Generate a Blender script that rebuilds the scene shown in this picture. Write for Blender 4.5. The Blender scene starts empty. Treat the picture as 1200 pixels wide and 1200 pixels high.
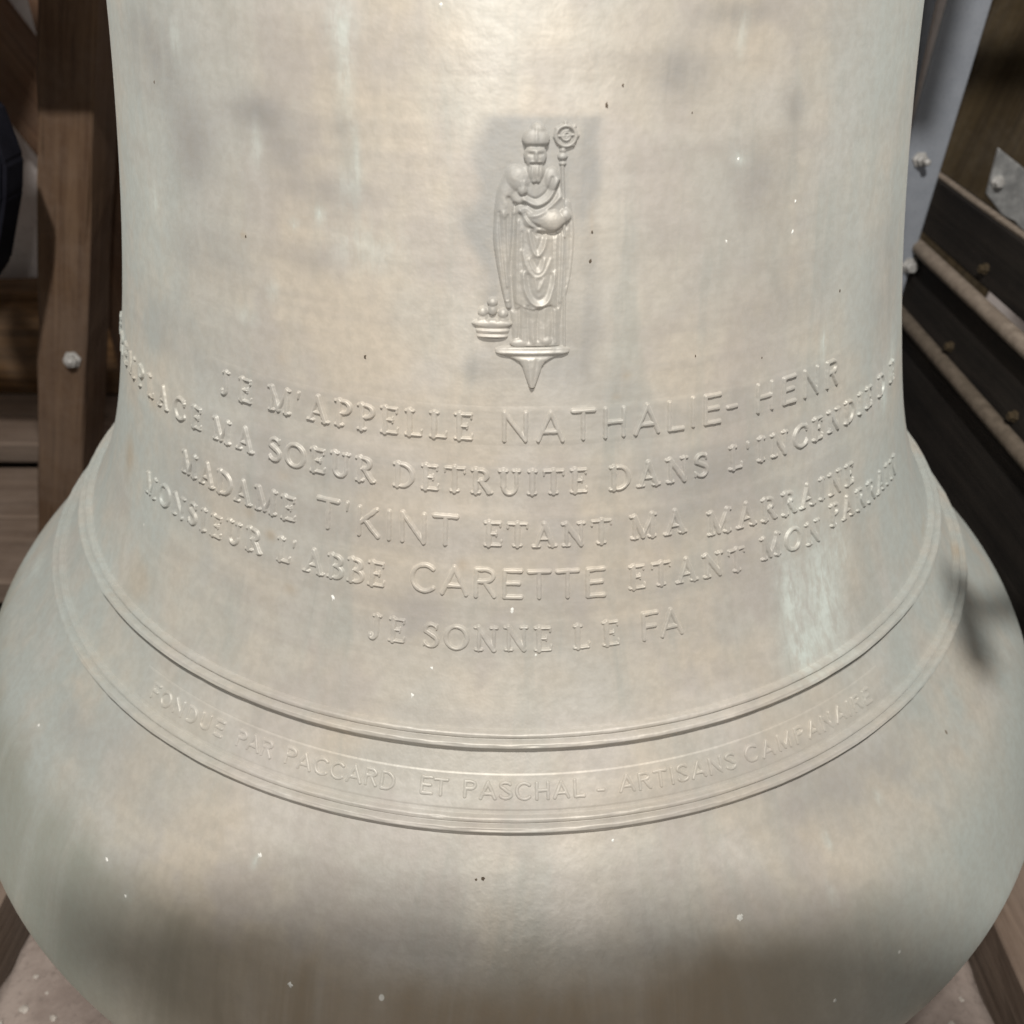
import bpy, bmesh, math, random
import numpy as np
from mathutils import Vector, Matrix, Quaternion
random.seed(7); rng = np.random.default_rng(7)
scene = bpy.context.scene
col = scene.collection

# ------------------------------------------------------------------ camera
cam_d = bpy.data.cameras.new('camera'); cam = bpy.data.objects.new('camera', cam_d); col.objects.link(cam)
cam_d.sensor_width = 36; cam_d.lens = 33.0; cam_d.clip_start = 0.02; cam_d.clip_end = 60
PITCH, ROLL, YAW = -0.5984, 0.0109, -0.0012
def cam_vec(x, y, z):
    c, s = math.cos(ROLL), math.sin(ROLL); x, y = c*x - s*y, s*x + c*y
    cp, sp = math.cos(PITCH), math.sin(PITCH); fy, up = z*cp - y*sp, z*sp + y*cp
    cw, sw = math.cos(YAW), math.sin(YAW)
    return Vector((x*cw - fy*sw, x*sw + fy*cw, up))
X, Y, F = cam_vec(1, 0, 0), cam_vec(0, 1, 0), cam_vec(0, 0, 1)
m = Matrix((X, Y, -F)).transposed().to_4x4(); m.translation = (0.001, -1.0121, 0.3221)
cam.matrix_world = m
cam_d.dof.use_dof = True; cam_d.dof.focus_distance = 0.74; cam_d.dof.aperture_fstop = 6.0
scene.camera = cam
# ------------------------------------------------------------------ light: one lamp of the belfry above and behind the viewer, dim air elsewhere
w = bpy.data.worlds.new('World'); scene.world = w; w.use_nodes = True
bg = w.node_tree.nodes['Background']; bg.inputs[0].default_value = (1.0, 0.93, 0.85, 1); bg.inputs[1].default_value = 0.13
LAMP = Vector((0.02, -1.50, 1.85))
ld = bpy.data.lights.new('belfry_lamp', 'POINT'); ld.energy = 305; ld.color = (1.0, 0.965, 0.92); ld.shadow_soft_size = 0.04
lo = bpy.data.objects.new('belfry_lamp', ld); lo.location = LAMP; col.objects.link(lo)
fd = bpy.data.lights.new('camera_flash', 'POINT'); fd.energy = 15.5; fd.color = (1.0, 0.975, 0.94); fd.shadow_soft_size = 0.012     # the flash beside the lens
fo = bpy.data.objects.new('camera_flash', fd); fo.location = (-0.02, -1.03, 0.42); col.objects.link(fo)
scene.cycles.max_bounces = 4; scene.cycles.diffuse_bounces = 3; scene.cycles.glossy_bounces = 2; scene.cycles.transmission_bounces = 0; scene.cycles.transparent_max_bounces = 2
vs = scene.view_settings; vs.view_transform = 'Standard'; vs.look = 'None'; vs.gamma = 1; vs.exposure = 0.0

# ------------------------------------------------------------------ helpers
def empty(name, loc, label=None, cat=None, group=None):
    o = bpy.data.objects.new(name, None); o.location = loc; o.empty_display_size = 0.05; col.objects.link(o)
    tag(o, label, cat, group); return o
def tag(o, label=None, cat=None, group=None, kind=None):
    if label: o['label'] = label
    if cat: o['category'] = cat
    if group: o['group'] = group
    if kind: o['kind'] = kind
    return o
def world_inv(p):
    M = Matrix.Identity(4)
    while p is not None:
        M = (p.matrix_parent_inverse if p.parent else Matrix.Identity(4)) @ p.matrix_basis @ M
        p = p.parent
    return M.inverted()
def link(name, me, mat, parent=None, smooth=True):
    o = bpy.data.objects.new(name, me); col.objects.link(o)
    if mat: me.materials.append(mat)
    if smooth:
        me.polygons.foreach_set('use_smooth', [True]*len(me.polygons))
    if parent is not None:
        o.parent = parent; o.matrix_parent_inverse = world_inv(parent)
    return o
# where the bronze is stained: (u, height, half widths, strength), u = azimuth x 0.42 m
GREY_STAIN = [(-0.3495, 0.21, 0.0511, 0.0349, 0.9), (-0.2106, 0.1846, 0.0309, 0.0135, 0.9), (-0.2891, 0.1535, 0.0372, 0.0358, 0.8), (-0.1871, 0.1596, 0.0248, 0.0194, 0.6), (-0.1326, 0.1801, 0.0216, 0.0095, 0.6), (-0.1452, 0.1386, 0.0376, 0.014, 0.5), (-0.2783, 0.0753, 0.048, 0.0227, 0.6), (-0.3342, 0.0008, 0.0678, 0.0289, 0.5), (-0.1659, 0.0873, 0.0238, 0.012, 0.4), (0.1206, 0.2159, 0.0312, 0.0174, 0.9), (0.1716, 0.2486, 0.0345, 0.0087, 0.9), (0.2339, 0.1863, 0.0113, 0.0138, 0.6), (0.2064, 0.1499, 0.0443, 0.0171, 0.45), (0.1057, 0.1071, 0.028, 0.0126, 0.35), (0.2049, 0.1155, 0.0308, 0.0297, 0.4), (0.4133, 0.0289, 0.0511, 0.0692, 0.5), (0.2367, 0.0555, 0.0608, 0.0259, 0.3), (0.2134, -0.3379, 0.0314, 0.0229, 0.5), (0.2779, -0.3431, 0.0282, 0.0171, 0.4), (-0.2812, -0.338, 0.0286, 0.0171, 0.35), (-0.3391, -0.3512, 0.0239, 0.0144, 0.4), (0.067, 0.0072, 0.0271, 0.0127, 0.3), (0.0009, -0.0039, 0.0395, 0.0191, 0.35), (-0.289, -0.1114, 0.0752, 0.0373, 0.35), (-0.1352, -0.0688, 0.045, 0.0206, 0.3), (-0.0757, -0.1705, 0.0334, 0.0204, 0.35), (0.0282, -0.1655, 0.039, 0.017, 0.3), (0.1694, -0.0723, 0.0485, 0.021, 0.4), (0.2755, -0.1778, 0.0637, 0.0354, 0.25)]
VERD = [(0.2366, -0.193, 0.0124, 0.0374, 0.9), (0.2759, -0.2005, 0.0221, 0.0469, 1), (0.2436, -0.238, 0.0217, 0.0181, 0.9), (0.3061, -0.1748, 0.0119, 0.0215, 0.6), (0.2491, -0.1225, 0.01, 0.026, 0.5), (0.2877, 0.0082, 0.0037, 0.0126, 1), (0.4071, -0.0703, 0.008, 0.0178, 1), (0.4349, -0.048, 0.0145, 0.0204, 0.7), (-0.1296, 0.2428, 0.0111, 0.0144, 0.6), (-0.1277, 0.2111, 0.0063, 0.0226, 0.6), (-0.1203, 0.1703, 0.0028, 0.0212, 0.5), (-0.1266, 0.1457, 0.0101, 0.0138, 0.35), (-0.1532, 0.1237, 0.0038, 0.0057, 0.8), (-0.177, 0.1142, 0.004, 0.0047, 0.7), (-0.1134, 0.1046, 0.0321, 0.0173, 0.4), (-0.2122, 0.1626, 0.0062, 0.014, 0.5), (-0.1997, 0.0641, 0.0052, 0.0075, 0.5), (-0.2274, 0.0401, 0.0114, 0.0065, 0.4), (-0.3035, 0.2223, 0.0077, 0.011, 0.5), (-0.3575, 0.102, 0.0056, 0.0121, 0.6), (0.177, 0.2362, 0.0046, 0.0124, 0.5), (0.1829, 0.1603, 0.0065, 0.0055, 0.6), (0.2597, -0.3546, 0.0026, 0.005, 0.8), (0.209, -0.3599, 0.0023, 0.006, 0.7), (0.198, -0.3888, 0.0028, 0.0088, 0.4), (-0.1555, -0.3572, 0.0027, 0.0043, 0.7), (-0.2306, -0.4094, 0.0035, 0.0059, 0.3), (-0.5599, -0.3561, 0.0211, 0.0104, 0.5)]
RUST = [(-0.4218, -0.148, 0.0134, 0.0183, 0.8), (-0.3496, -0.233, 0.0195, 0.0159, 0.7), (-0.1996, -0.1319, 0.0051, 0.005, 0.9), (-0.2229, -0.119, 0.0055, 0.0044, 0.5), (-0.1888, -0.079, 0.0067, 0.0043, 0.3), (-0.3684, -0.0708, 0.0115, 0.0047, 0.5), (-0.0359, -0.1251, 0.0046, 0.0055, 0.8), (0.0909, 0.018, 0.0035, 0.0032, 0.5), (0.0821, 0.0029, 0.0034, 0.0025, 0.4), (0.0599, 0.1206, 0.0026, 0.014, 0.4), (-0.1771, -0.1711, 0.0063, 0.0042, 0.5), (0.5284, -0.3043, 0.0158, 0.0031, 0.9), (-0.1918, 0.0144, 0.0051, 0.0039, 0.3), (-0.2299, 0.0993, 0.0029, 0.0024, 0.7), (0.4742, -0.2443, 0.0146, 0.0041, 0.4)]
SPECK = [(-0.0696, -0.2316), (-0.0565, -0.2102), (0.0024, -0.1617), (0.0204, -0.1973), (-0.1545, -0.3535), (-0.2552, -0.398), (-0.2323, -0.4103), (-0.1164, -0.4166), (0.2429, 0.125), (0.2419, 0.1035), (0.1733, 0.1055), (0.1806, 0.1594), (0.1851, -0.4613), (0.1375, -0.3795), (0.067, -0.3248), (-0.0529, 0.2539), (0.1362, -0.38), (-0.1388, -0.1683), (-0.3759, -0.3752)]
DARK = [(0.0808, 0.2095), (0.069, 0.1982), (0.1372, 0.1914), (0.0598, 0.1002), (0.0606, 0.1194), (0.1486, 0.0264), (0.2132, 0.0149), (-0.2271, 0.0985), (-0.1156, 0.0273), (-0.3442, 0.1898), (-0.0139, -0.3427), (0.3094, 0.047), (-0.018, -0.3434)]
BANDS = ((-.26, .32, -.032, -.004, .30), (-.33, .33, -.075, -.046, .32), (-.30, .33, -.120, -.088, .26), (-.33, .33, -.160, -.132, .20), (-.11, .15, -.198, -.172, .18))
def ss(x, a, b):
    q = np.clip((x-a)/(b-a), 0, 1); return q*q*(3-2*q)
def stain_attrs(U):
    u, v = U[:, 0], U[:, 1]; out = np.zeros((len(U), 4))
    for i, lst in enumerate((GREY_STAIN, VERD, RUST)):
        for (u0, v0, su, sv, a) in lst: out[:, i] += a*np.exp(-((u-u0)/su)**2-((v-v0)/sv)**2)
    e = .010; wob = .008*np.sin(v*55+1)+.005*np.sin(v*131+u*60)+.010*ss(v, .14, .19)
    out[:, 3] = 1.0*ss(u+wob, -.034, -.018)*ss(u+wob*.4, .074, .058)*ss(v, .0, .03)*ss(v, .1945, .1895)
    for (u0, u1, v0, v1, a) in BANDS: out[:, 3] += a*ss(u, u0-e, u0+e)*ss(-u, -u1-e, -u1+e)*ss(v, v0-e, v0+e)*ss(-v, -v1-e*.3, -v1+e*.3)
    return np.clip(out, 0, 1)
def grid_mesh(name, P, keep=None, uv=None, closed=False):
    """P (n,m,3) grid of points, keep (n-1,m-1) mask of quads, uv (n,m,2)"""
    n, mm = P.shape[:2]; idx = np.arange(n*mm).reshape(n, mm)
    if closed:
        nx = np.roll(idx, -1, 1); q = np.stack([idx[:-1], nx[:-1], nx[1:], idx[1:]], -1).reshape(-1, 4)
    else:
        q = np.stack([idx[:-1, :-1], idx[:-1, 1:], idx[1:, 1:], idx[1:, :-1]], -1)
        q = q[keep] if keep is not None else q.reshape(-1, 4)
    V = P.reshape(-1, 3); U = None if uv is None else uv.reshape(-1, 2)
    used = np.unique(q); remap = np.full(len(V), -1); remap[used] = np.arange(len(used))
    V = V[used]; q = remap[q]
    if U is not None: U = U[used]
    me = bpy.data.meshes.new(name)
    me.vertices.add(len(V)); me.vertices.foreach_set('co', V.astype(np.float32).ravel())
    me.loops.add(q.size); me.loops.foreach_set('vertex_index', q.ravel().astype(np.int32))
    me.polygons.add(len(q)); me.polygons.foreach_set('loop_start', np.arange(0, q.size, 4, dtype=np.int32))
    me.update(calc_edges=True)
    if U is not None:
        a = me.attributes.new('bell_uv', 'FLOAT_VECTOR', 'POINT')
        a.data.foreach_set('vector', np.concatenate([U, np.zeros((len(U), 1))], 1).astype(np.float32).ravel())
        a = me.attributes.new('stains', 'FLOAT_COLOR', 'POINT'); a.data.foreach_set('color', stain_attrs(U).astype(np.float32).ravel())
    return me

# ------------------------------------------------------------------ materials
class NT:
    def __init__(s, name):
        s.m = bpy.data.materials.new(name); s.m.use_nodes = True; s.t = s.m.node_tree; s.N = s.t.nodes; s.b = s.N['Principled BSDF']
    def n(s, typ, **kw):
        x = s.N.new(typ)
        for k, v in kw.items():
            if k.startswith('i_'):
                key = k[2:]; key = int(key) if key.isdigit() else key.replace('_', ' ')
                s.put(x.inputs[key], v)
            else: setattr(x, k, v)
        return x
    def put(s, sock, v):
        if hasattr(v, 'is_output'): s.t.links.new(v, sock)
        else: sock.default_value = v
    def math(s, op, a, b=None, c=None, clamp=False):
        x = s.n('ShaderNodeMath', operation=op, use_clamp=clamp); s.put(x.inputs[0], a)
        if b is not None: s.put(x.inputs[1], b)
        if c is not None: s.put(x.inputs[2], c)
        return x.outputs[0]
    def mix(s, f, a, b, blend='MIX'):
        x = s.n('ShaderNodeMix', data_type='RGBA', blend_type=blend)
        s.put(x.inputs[0], f); s.put(x.inputs[6], a); s.put(x.inputs[7], b); return x.outputs[2]
    def noise(s, vec, scale, detail=4, rough=0.55, dist=0.0):
        x = s.n('ShaderNodeTexNoise'); s.put(x.inputs['Vector'], vec); x.inputs['Scale'].default_value = scale
        x.inputs['Detail'].default_value = detail; x.inputs['Roughness'].default_value = rough; x.inputs['Distortion'].default_value = dist
        return x.outputs[0]
    def ramp(s, v, lo, hi, a=0.0, b=1.0):
        x = s.n('ShaderNodeMapRange', interpolation_type='SMOOTHSTEP'); s.put(x.inputs[0], v)
        for i, q in enumerate((lo, hi, a, b)): x.inputs[i+1].default_value = q
        return x.outputs[0]
    def mapv(s, vec, sc, loc=(0, 0, 0)):
        x = s.n('ShaderNodeMapping'); s.put(x.inputs[0], vec); x.inputs['Scale'].default_value = sc; x.inputs['Location'].default_value = loc
        return x.outputs[0]
    def bump(s, h, strength, dist):
        x = s.n('ShaderNodeBump'); s.put(x.inputs['Height'], h); x.inputs['Strength'].default_value = strength; x.inputs['Distance'].default_value = dist
        s.t.links.new(x.outputs[0], s.b.inputs['Normal'])
def rgb(r, g, b): return (r, g, b, 1)

def bell_material(name='aged_bronze'):
    k = NT(name); at = k.n('ShaderNodeAttribute', attribute_name='bell_uv').outputs['Vector']
    sep = k.n('ShaderNodeSeparateXYZ'); k.put(sep.inputs[0], at); U, V = sep.outputs[0], sep.outputs[1]   # U metres round the waist, V height
    geo = k.n('ShaderNodeTexCoord').outputs['Object']
    big = k.noise(geo, 5.5, 3, .6); mid = k.noise(k.mapv(geo, (1, 1, .7), (3, 7, 1)), 14, 3, .62); fine = k.noise(geo, 120, 2, .65)
    streak = k.noise(k.mapv(at, (19, 2.4, 1)), 1.0, 4, .68, 1.1)
    turn = k.noise(k.mapv(at, (2.2, 34, 1), (4, 0, 0)), 1.0, 3, .62)
    c = k.mix(k.ramp(big, .36, .66), rgb(.456, .410, .342), rgb(.404, .392, .355))
    c = k.mix(k.math('MULTIPLY', k.ramp(mid, .46, .66), .75), c, rgb(.365, .338, .308))
    c = k.mix(k.math('MULTIPLY', k.ramp(turn, .45, .68), .38), c, rgb(.322, .298, .270))
    c = k.mix(k.math('MULTIPLY', k.ramp(streak, .50, .70), k.ramp(big, .35, .65, .15, .7)), c, rgb(.322, .328, .298))
    c = k.mix(k.math('MULTIPLY', k.ramp(k.noise(k.mapv(geo, (1, 1, 1), (9, 2, 5)), 9, 2, .6), .52, .70), .45), c, rgb(.468, .448, .418))
    # green patina that the two flanks carry
    flank = k.ramp(k.math('ABSOLUTE', k.math('ADD', U, -.01)), .17, .40)
    c = k.mix(k.math('MULTIPLY', flank, k.ramp(mid, .30, .62, .25, .85)), c, rgb(.345, .378, .358))
    # darker zone on the lip, brown in the middle, palest to the right
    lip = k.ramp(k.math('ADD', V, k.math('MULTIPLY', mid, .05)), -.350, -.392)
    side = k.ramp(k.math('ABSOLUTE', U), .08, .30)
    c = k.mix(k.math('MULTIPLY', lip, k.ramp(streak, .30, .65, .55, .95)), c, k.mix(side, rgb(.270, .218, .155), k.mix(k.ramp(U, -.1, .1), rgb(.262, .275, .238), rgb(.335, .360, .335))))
    sa = k.n('ShaderNodeAttribute', attribute_name='stains'); sc = k.n('ShaderNodeSeparateColor'); k.put(sc.inputs[0], sa.outputs['Color'])
    c = k.mix(k.math('MULTIPLY', sa.outputs['Alpha'], k.ramp(k.math('ADD', mid, k.math('MULTIPLY', streak, .6)), .50, .95, .30, 1.0)), c, rgb(.278, .274, .258))       # ghost of the wax plate, bands behind the lines
    run = k.noise(k.mapv(at, (130, 38, 1), (1, 5, 0)), 1.0, 3, .7, .3)
    c = k.mix(k.math('MULTIPLY', sc.outputs[0], k.ramp(k.math('ADD', mid, k.math('MULTIPLY', streak, .5)), .50, .85, .30, 1.0)), c, rgb(.245, .238, .225))   # grey blotches
    c = k.mix(k.math('MULTIPLY', sc.outputs[1], k.ramp(run, .34, .60, .30, .95)), c, rgb(.500, .545, .510))             # verdigris runs
    c = k.mix(k.math('MULTIPLY', k.math('MULTIPLY', sc.outputs[2], k.ramp(mid, .25, .5)), .60), c, rgb(.330, .245, .150))   # rusty stains
    # whitish and dark specks
    def specks(scale, thr, pick, off):
        v = k.n('ShaderNodeTexVoronoi', feature='F1'); k.put(v.inputs['Vector'], k.mapv(at, (1, .7, 1), off)); v.inputs['Scale'].default_value = scale
        ss = k.n('ShaderNodeSeparateColor'); k.put(ss.inputs[0], v.outputs['Color'])
        return k.math('MULTIPLY', k.ramp(v.outputs['Distance'], thr*.6, thr, 1, 0), k.math('LESS_THAN', ss.outputs[0], pick))
    c = k.mix(k.math('MULTIPLY', specks(30, .055, .055, (0, 0, 0)), .9), c, rgb(.72, .72, .68))
    if False: c = k.mix(k.math('MULTIPLY', specks(55, .06, .03, (5, 2, 0)), .7), c, rgb(.62, .62, .58))
    c = k.mix(k.math('MULTIPLY', specks(26, .045, .05, (3, 9, 0)), .8), c, rgb(.12, .09, .06))
    grain = k.noise(k.mapv(geo, (1, 1, .6), (2, 8, 4)), 48, 3, .7)
    c = k.mix(k.ramp(grain, .45, .75, 0, .14), c, rgb(.275, .258, .232))
    c = k.mix(k.ramp(fine, .3, .7, 0, .20), c, rgb(.24, .22, .18))
    k.put(k.b.inputs['Base Color'], c)
    k.put(k.b.inputs['Roughness'], k.ramp(mid, .3, .7, .52, .64)); k.b.inputs['Metallic'].default_value = .30; k.b.inputs['Diffuse Roughness'].default_value = .8
    k.b.inputs['Specular IOR Level'].default_value = .35
    h = k.math('ADD', k.math('MULTIPLY', turn, .5), k.math('ADD', k.math('MULTIPLY', fine, .5), k.math('MULTIPLY', mid, .5)))
    k.bump(h, .35, .0022)
    return k.m

def wood_material(name, dark, light, dust=(.33, .29, .24), amount=.35, rough=.85):
    k = NT(name); o = k.n('ShaderNodeTexCoord').outputs['Object']
    g = k.noise(k.mapv(o, (1.6, 34, 34)), 1.0, 6, .65, .6); r2 = k.noise(k.mapv(o, (5, 120, 120)), 1.0, 4, .6)
    big = k.noise(o, 6, 4, .6); f = k.noise(o, 90, 4, .6)
    c = k.mix(k.ramp(g, .32, .68), rgb(*dark), rgb(*light))
    c = k.mix(k.math('MULTIPLY', k.ramp(r2, .55, .70), .5), c, rgb(*[x*.45 for x in dark]))
    c = k.mix(k.math('MULTIPLY', k.ramp(k.math('ADD', big, k.math('MULTIPLY', f, .3)), .48, .85), amount), c, rgb(*dust))
    k.put(k.b.inputs['Base Color'], c); k.b.inputs['Roughness'].default_value = rough; k.b.inputs['Specular IOR Level'].default_value = .2
    k.bump(k.math('ADD', g, k.math('MULTIPLY', r2, .6)), .5, .003)
    return k.m
def plain_material(name, a, b, scale=20, rough=.8, metal=0.0, bump=.3, dist=.003, spec=.3):
    k = NT(name); o = k.n('ShaderNodeTexCoord').outputs['Object']
    n1 = k.noise(o, scale, 6, .62); n2 = k.noise(o, scale*7, 4, .6)
    c = k.mix(k.ramp(n1, .33, .67), rgb(*a), rgb(*b))
    c = k.mix(k.math('MULTIPLY', k.ramp(n2, .5, .75), .4), c, rgb(*[x*.55 for x in a]))
    k.put(k.b.inputs['Base Color'], c); k.put(k.b.inputs['Roughness'], k.ramp(n1, .3, .7, rough-.08, min(1, rough+.08)))
    k.b.inputs['Metallic'].default_value = metal; k.b.inputs['Specular IOR Level'].default_value = spec
    k.bump(k.math('ADD', n1, k.math('MULTIPLY', n2, .4)), bump, dist)
    return k.m
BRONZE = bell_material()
OAK = wood_material('dusty_oak', (.068, .038, .022), (.135, .084, .050), dust=(.18, .135, .105))
RED_OAK = wood_material('red_brown_oak', (.085, .045, .027), (.150, .085, .050), amount=.12)
ORANGE = wood_material('raw_orange_wood', (.070, .036, .015), (.165, .090, .040), amount=.15)
OLIVE = wood_material('olive_brown_timber', (.032, .022, .011), (.058, .041, .020), amount=.10)
TAR = wood_material('tarred_board', (.010, .0085, .0075), (.022, .018, .015), dust=(.05, .043, .035), amount=.2)
PALE = wood_material('pale_dusty_board', (.140, .100, .075), (.215, .160, .122), dust=(.25, .20, .165))
DUST = plain_material('dusty_pink_stone', (.215, .172, .148), (.320, .265, .232), 16, .92, bump=.6, dist=.006)
PIT = plain_material('dark_pit', (.050, .036, .024), (.090, .062, .040), 12, .95)
PLASTER = plain_material('pinkish_plaster', (.76, .68, .65), (.85, .78, .75), 9, .92)
GREY = plain_material('grey_painted_steel', (.205, .222, .250), (.225, .242, .270), 30, .55, .0, .2, .001, .45)
GALV = plain_material('galvanised_steel', (.25, .255, .255), (.40, .405, .40), 40, .45, .5, .2, .001)
BOLT = plain_material('dull_bolt_steel', (.38, .37, .35), (.52, .51, .49), 60, .5, .35, .2, .001)
RODM = plain_material('dusty_iron_rod', (.170, .138, .108), (.240, .200, .160), 60, .8, .0, .5, .001)
BLACK = plain_material('black_iron', (.006, .006, .009), (.012, .012, .017), 20, .8, spec=.05)

# ------------------------------------------------------------------ bell profile
zk = np.array([.75, .6, .45, .3, .15, 0, -.08, -.16, -.22, -.28, -.33, -.37, -.385, -.40, -.415, -.43, -.46, -.49, -.52, -.55])[::-1]
rk = np.array([.3586, .3563, .3543, .3575, .374, .400, .4181, .4403, .466, .5048, .5457, .586, .6020, .6165, .6280, .6370, .6510, .6635, .6745, .6720])[::-1]
def spline(x, y):
    n = len(x); h = np.diff(x); A = np.zeros((n, n)); B = np.zeros(n); A[0, 0] = A[-1, -1] = 1
    for i in range(1, n-1):
        A[i, i-1], A[i, i], A[i, i+1] = h[i-1], 2*(h[i-1]+h[i]), h[i]; B[i] = 6*((y[i+1]-y[i])/h[i]-(y[i]-y[i-1])/h[i-1])
    M = np.linalg.solve(A, B)
    def f(q):
        q = np.clip(q, x[0], x[-1]); i = np.clip(np.searchsorted(x, q)-1, 0, n-2); a, b, hh = x[i+1]-q, q-x[i], h[i]
        return M[i]*a**3/6/hh+M[i+1]*b**3/6/hh+(y[i]/hh-M[i]*hh/6)*a+(y[i+1]/hh-M[i+1]*hh/6)*b
    return f
R = spline(zk, rk)
zt = np.linspace(.45, -.55, 4001); rt = R(zt)
st = np.concatenate([[0], np.cumsum(np.hypot(np.diff(zt), np.diff(rt)))])      # arc length going down
def s_of_z(z): return np.interp(-np.asarray(z), -zt, st)
def z_of_s(s): return np.interp(s, st, zt)
def place(az, s, h):
    """point on the bell at azimuth az, profile arc s, raised by h along the normal (also returns u,v)"""
    z = z_of_s(s); r = R(z); d = (R(z+5e-4)-R(z-5e-4))/1e-3
    nl = np.sqrt(1+d*d); nr, nz = 1/nl, -d/nl
    rr = r+h*nr; P = np.stack([rr*np.sin(az), -rr*np.cos(az), z+h*nz], -1)
    return P, np.stack([az*.42, z+h*nz], -1)

BELL = empty('bell', (0, 0, -.575), 'large pale bronze church bell with raised inscription and bishop relief', 'bell')
NA = 880
az = np.linspace(-math.pi, math.pi, NA, endpoint=False)
zz = np.linspace(.42, -.55, 440)
prof = [(R(z), z) for z in zz]
top = [(R(.42)*math.cos(a)**.8 if a < 1.5 else .13, .42+.085*math.sin(a)) for a in np.linspace(1.42, .02, 26)]
top = [(.001, .512), (.06, .511), (.13, .5085)]+[t for t in top if t[0] > .14]
rim = [(.667, -.556), (.658, -.565), (.645, -.571), (.630, -.574), (.612, -.570)]
inn = [(float(R(z))-(.085 if z < -.44 else .085-.045*min(1, (z+.44)/.3)), z) for z in np.linspace(-.55, .40, 60)]+[(.20, .455), (.08, .47), (.001, .47)]
pr = np.array(top+prof+rim+inn)
P = np.stack([pr[:, 0:1]*np.sin(az)[None], -pr[:, 0:1]*np.cos(az)[None], np.repeat(pr[:, 1:2], NA, 1)], -1)
uv = np.stack([np.repeat(az[None]*.42, len(pr), 0), np.repeat(pr[:, 1:2], NA, 1)], -1)
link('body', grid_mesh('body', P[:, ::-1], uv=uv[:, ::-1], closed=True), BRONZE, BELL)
for a in (0, 1, 2, 3):       # canons at the crown
    t = np.linspace(0, math.pi, 22); ph = np.linspace(0, 2*math.pi, 12, endpoint=False); d = a*math.pi/2+math.pi/4
    cx = .085+.05*np.cos(t); cz = .508+.115*np.sin(t)
    rr = cx[:, None]+.016*np.cos(ph)[None]*np.cos(t)[:, None]; z3 = cz[:, None]+.016*np.cos(ph)[None]*np.sin(t)[:, None]; tt = .016*np.sin(ph)[None]+0*rr
    P = np.stack([rr*math.cos(d)-tt*math.sin(d), rr*math.sin(d)+tt*math.cos(d), z3], -1)
    link('canon', grid_mesh('canon', P, closed=True, uv=np.zeros(P.shape[:2]+(2,))), BRONZE, BELL)

# value noise on a grid (for worn edges)
def vnoise(shape, cell):
    n, mm = shape; g = rng.random((int(n/cell)+3, int(mm/cell)+3)); yy, xx = np.arange(n)/cell, np.arange(mm)/cell
    y0, x0 = yy.astype(int), xx.astype(int); fy, fx = yy-y0, xx-x0; fy, fx = (fy*fy*(3-2*fy))[:, None], (fx*fx*(3-2*fx))[None]
    a, b, c_, d = g[np.ix_(y0, x0)], g[np.ix_(y0, x0+1)], g[np.ix_(y0+1, x0)], g[np.ix_(y0+1, x0+1)]
    return (a*(1-fx)+b*fx)*(1-fy)+(c_*(1-fx)+d*fx)*fy-.5

# mouldings: each a pair of beads running round the bell
def moulding(z_low, w1, w2, w3, h1, h2):
    """a fine upper bead (w1), a bolder one below (w2) and the flank under it (w3)"""
    sl = float(s_of_z(z_low))+w3*.5; x = np.linspace(-.0015, w1+w2+w3+.0010, 40)
    up_ = np.sqrt(np.clip(1-((x-w1*.5)/(w1*.5))**2, 0, 1))*h1
    q = (x-w1)/w2; lo_ = h2*np.where(q < .55, np.sqrt(np.clip(1-((.55-q)/.55)**2, 0, 1)), 1.0)
    fl = np.clip((x-w1-w2)/w3, 0, 1); lo_ = np.where(q > 1, h2*(1-fl), lo_)
    h = np.where(x < w1, up_, lo_); h = np.where((x < 0) | (x > w1+w2+w3), -.0006, h)
    w2 = w2+w3
    na = 900; a = np.linspace(-math.pi, math.pi, na, endpoint=False)
    s = sl-(w1+w2)+x
    nz = vnoise((40, na), 3.0)*.0007+vnoise((40, na), 9.0)*.0006; nz[:, -12:] *= np.linspace(1, 0, 12); nz[:, :12] *= np.linspace(0, 1, 12)
    H = h[:, None]+nz*(h > 0)[:, None]
    A, S = np.meshgrid(a, s); P, UVv = place(A, S, H)
    return link('moulding', grid_mesh('moulding', P[:, ::-1], uv=UVv[:, ::-1], closed=True), BRONZE, BELL)
moulding(-.2634, .0070, .0056, .0050, .0058, .0100)
moulding(-.3166, .0066, .0056, .0046, .0054, .0094)

# lime specks and pits that the photograph shows singly
for lst, nm, cm in ((SPECK, 'lime_speck', ((.52, .52, .48), (.66, .66, .62))), (DARK, 'pit_mark', ((.05, .038, .026), (.09, .07, .05)))):
    mt = plain_material(nm, cm[0], cm[1], 200, .9)
    for (u_, v_) in lst:
        r0 = random.uniform(.0008, .0018)*(1.1 if nm == 'lime_speck' else .7); nn = 12
        rr_ = np.linspace(0, 1, 5)[:, None]*r0*(1+.25*rng.standard_normal((1, nn))); th = np.linspace(0, 2*math.pi, nn, endpoint=False)[None]
        hh = np.repeat((.0007*(1-np.linspace(0, 1, 5)**2)-.0001)[:, None], nn, 1)
        P, UVv = place(u_/.42+rr_*np.cos(th)/.42, float(s_of_z(v_))-rr_*np.sin(th)*1.5, hh)
        link(nm, grid_mesh(nm, P, closed=True), mt, BELL)

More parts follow.
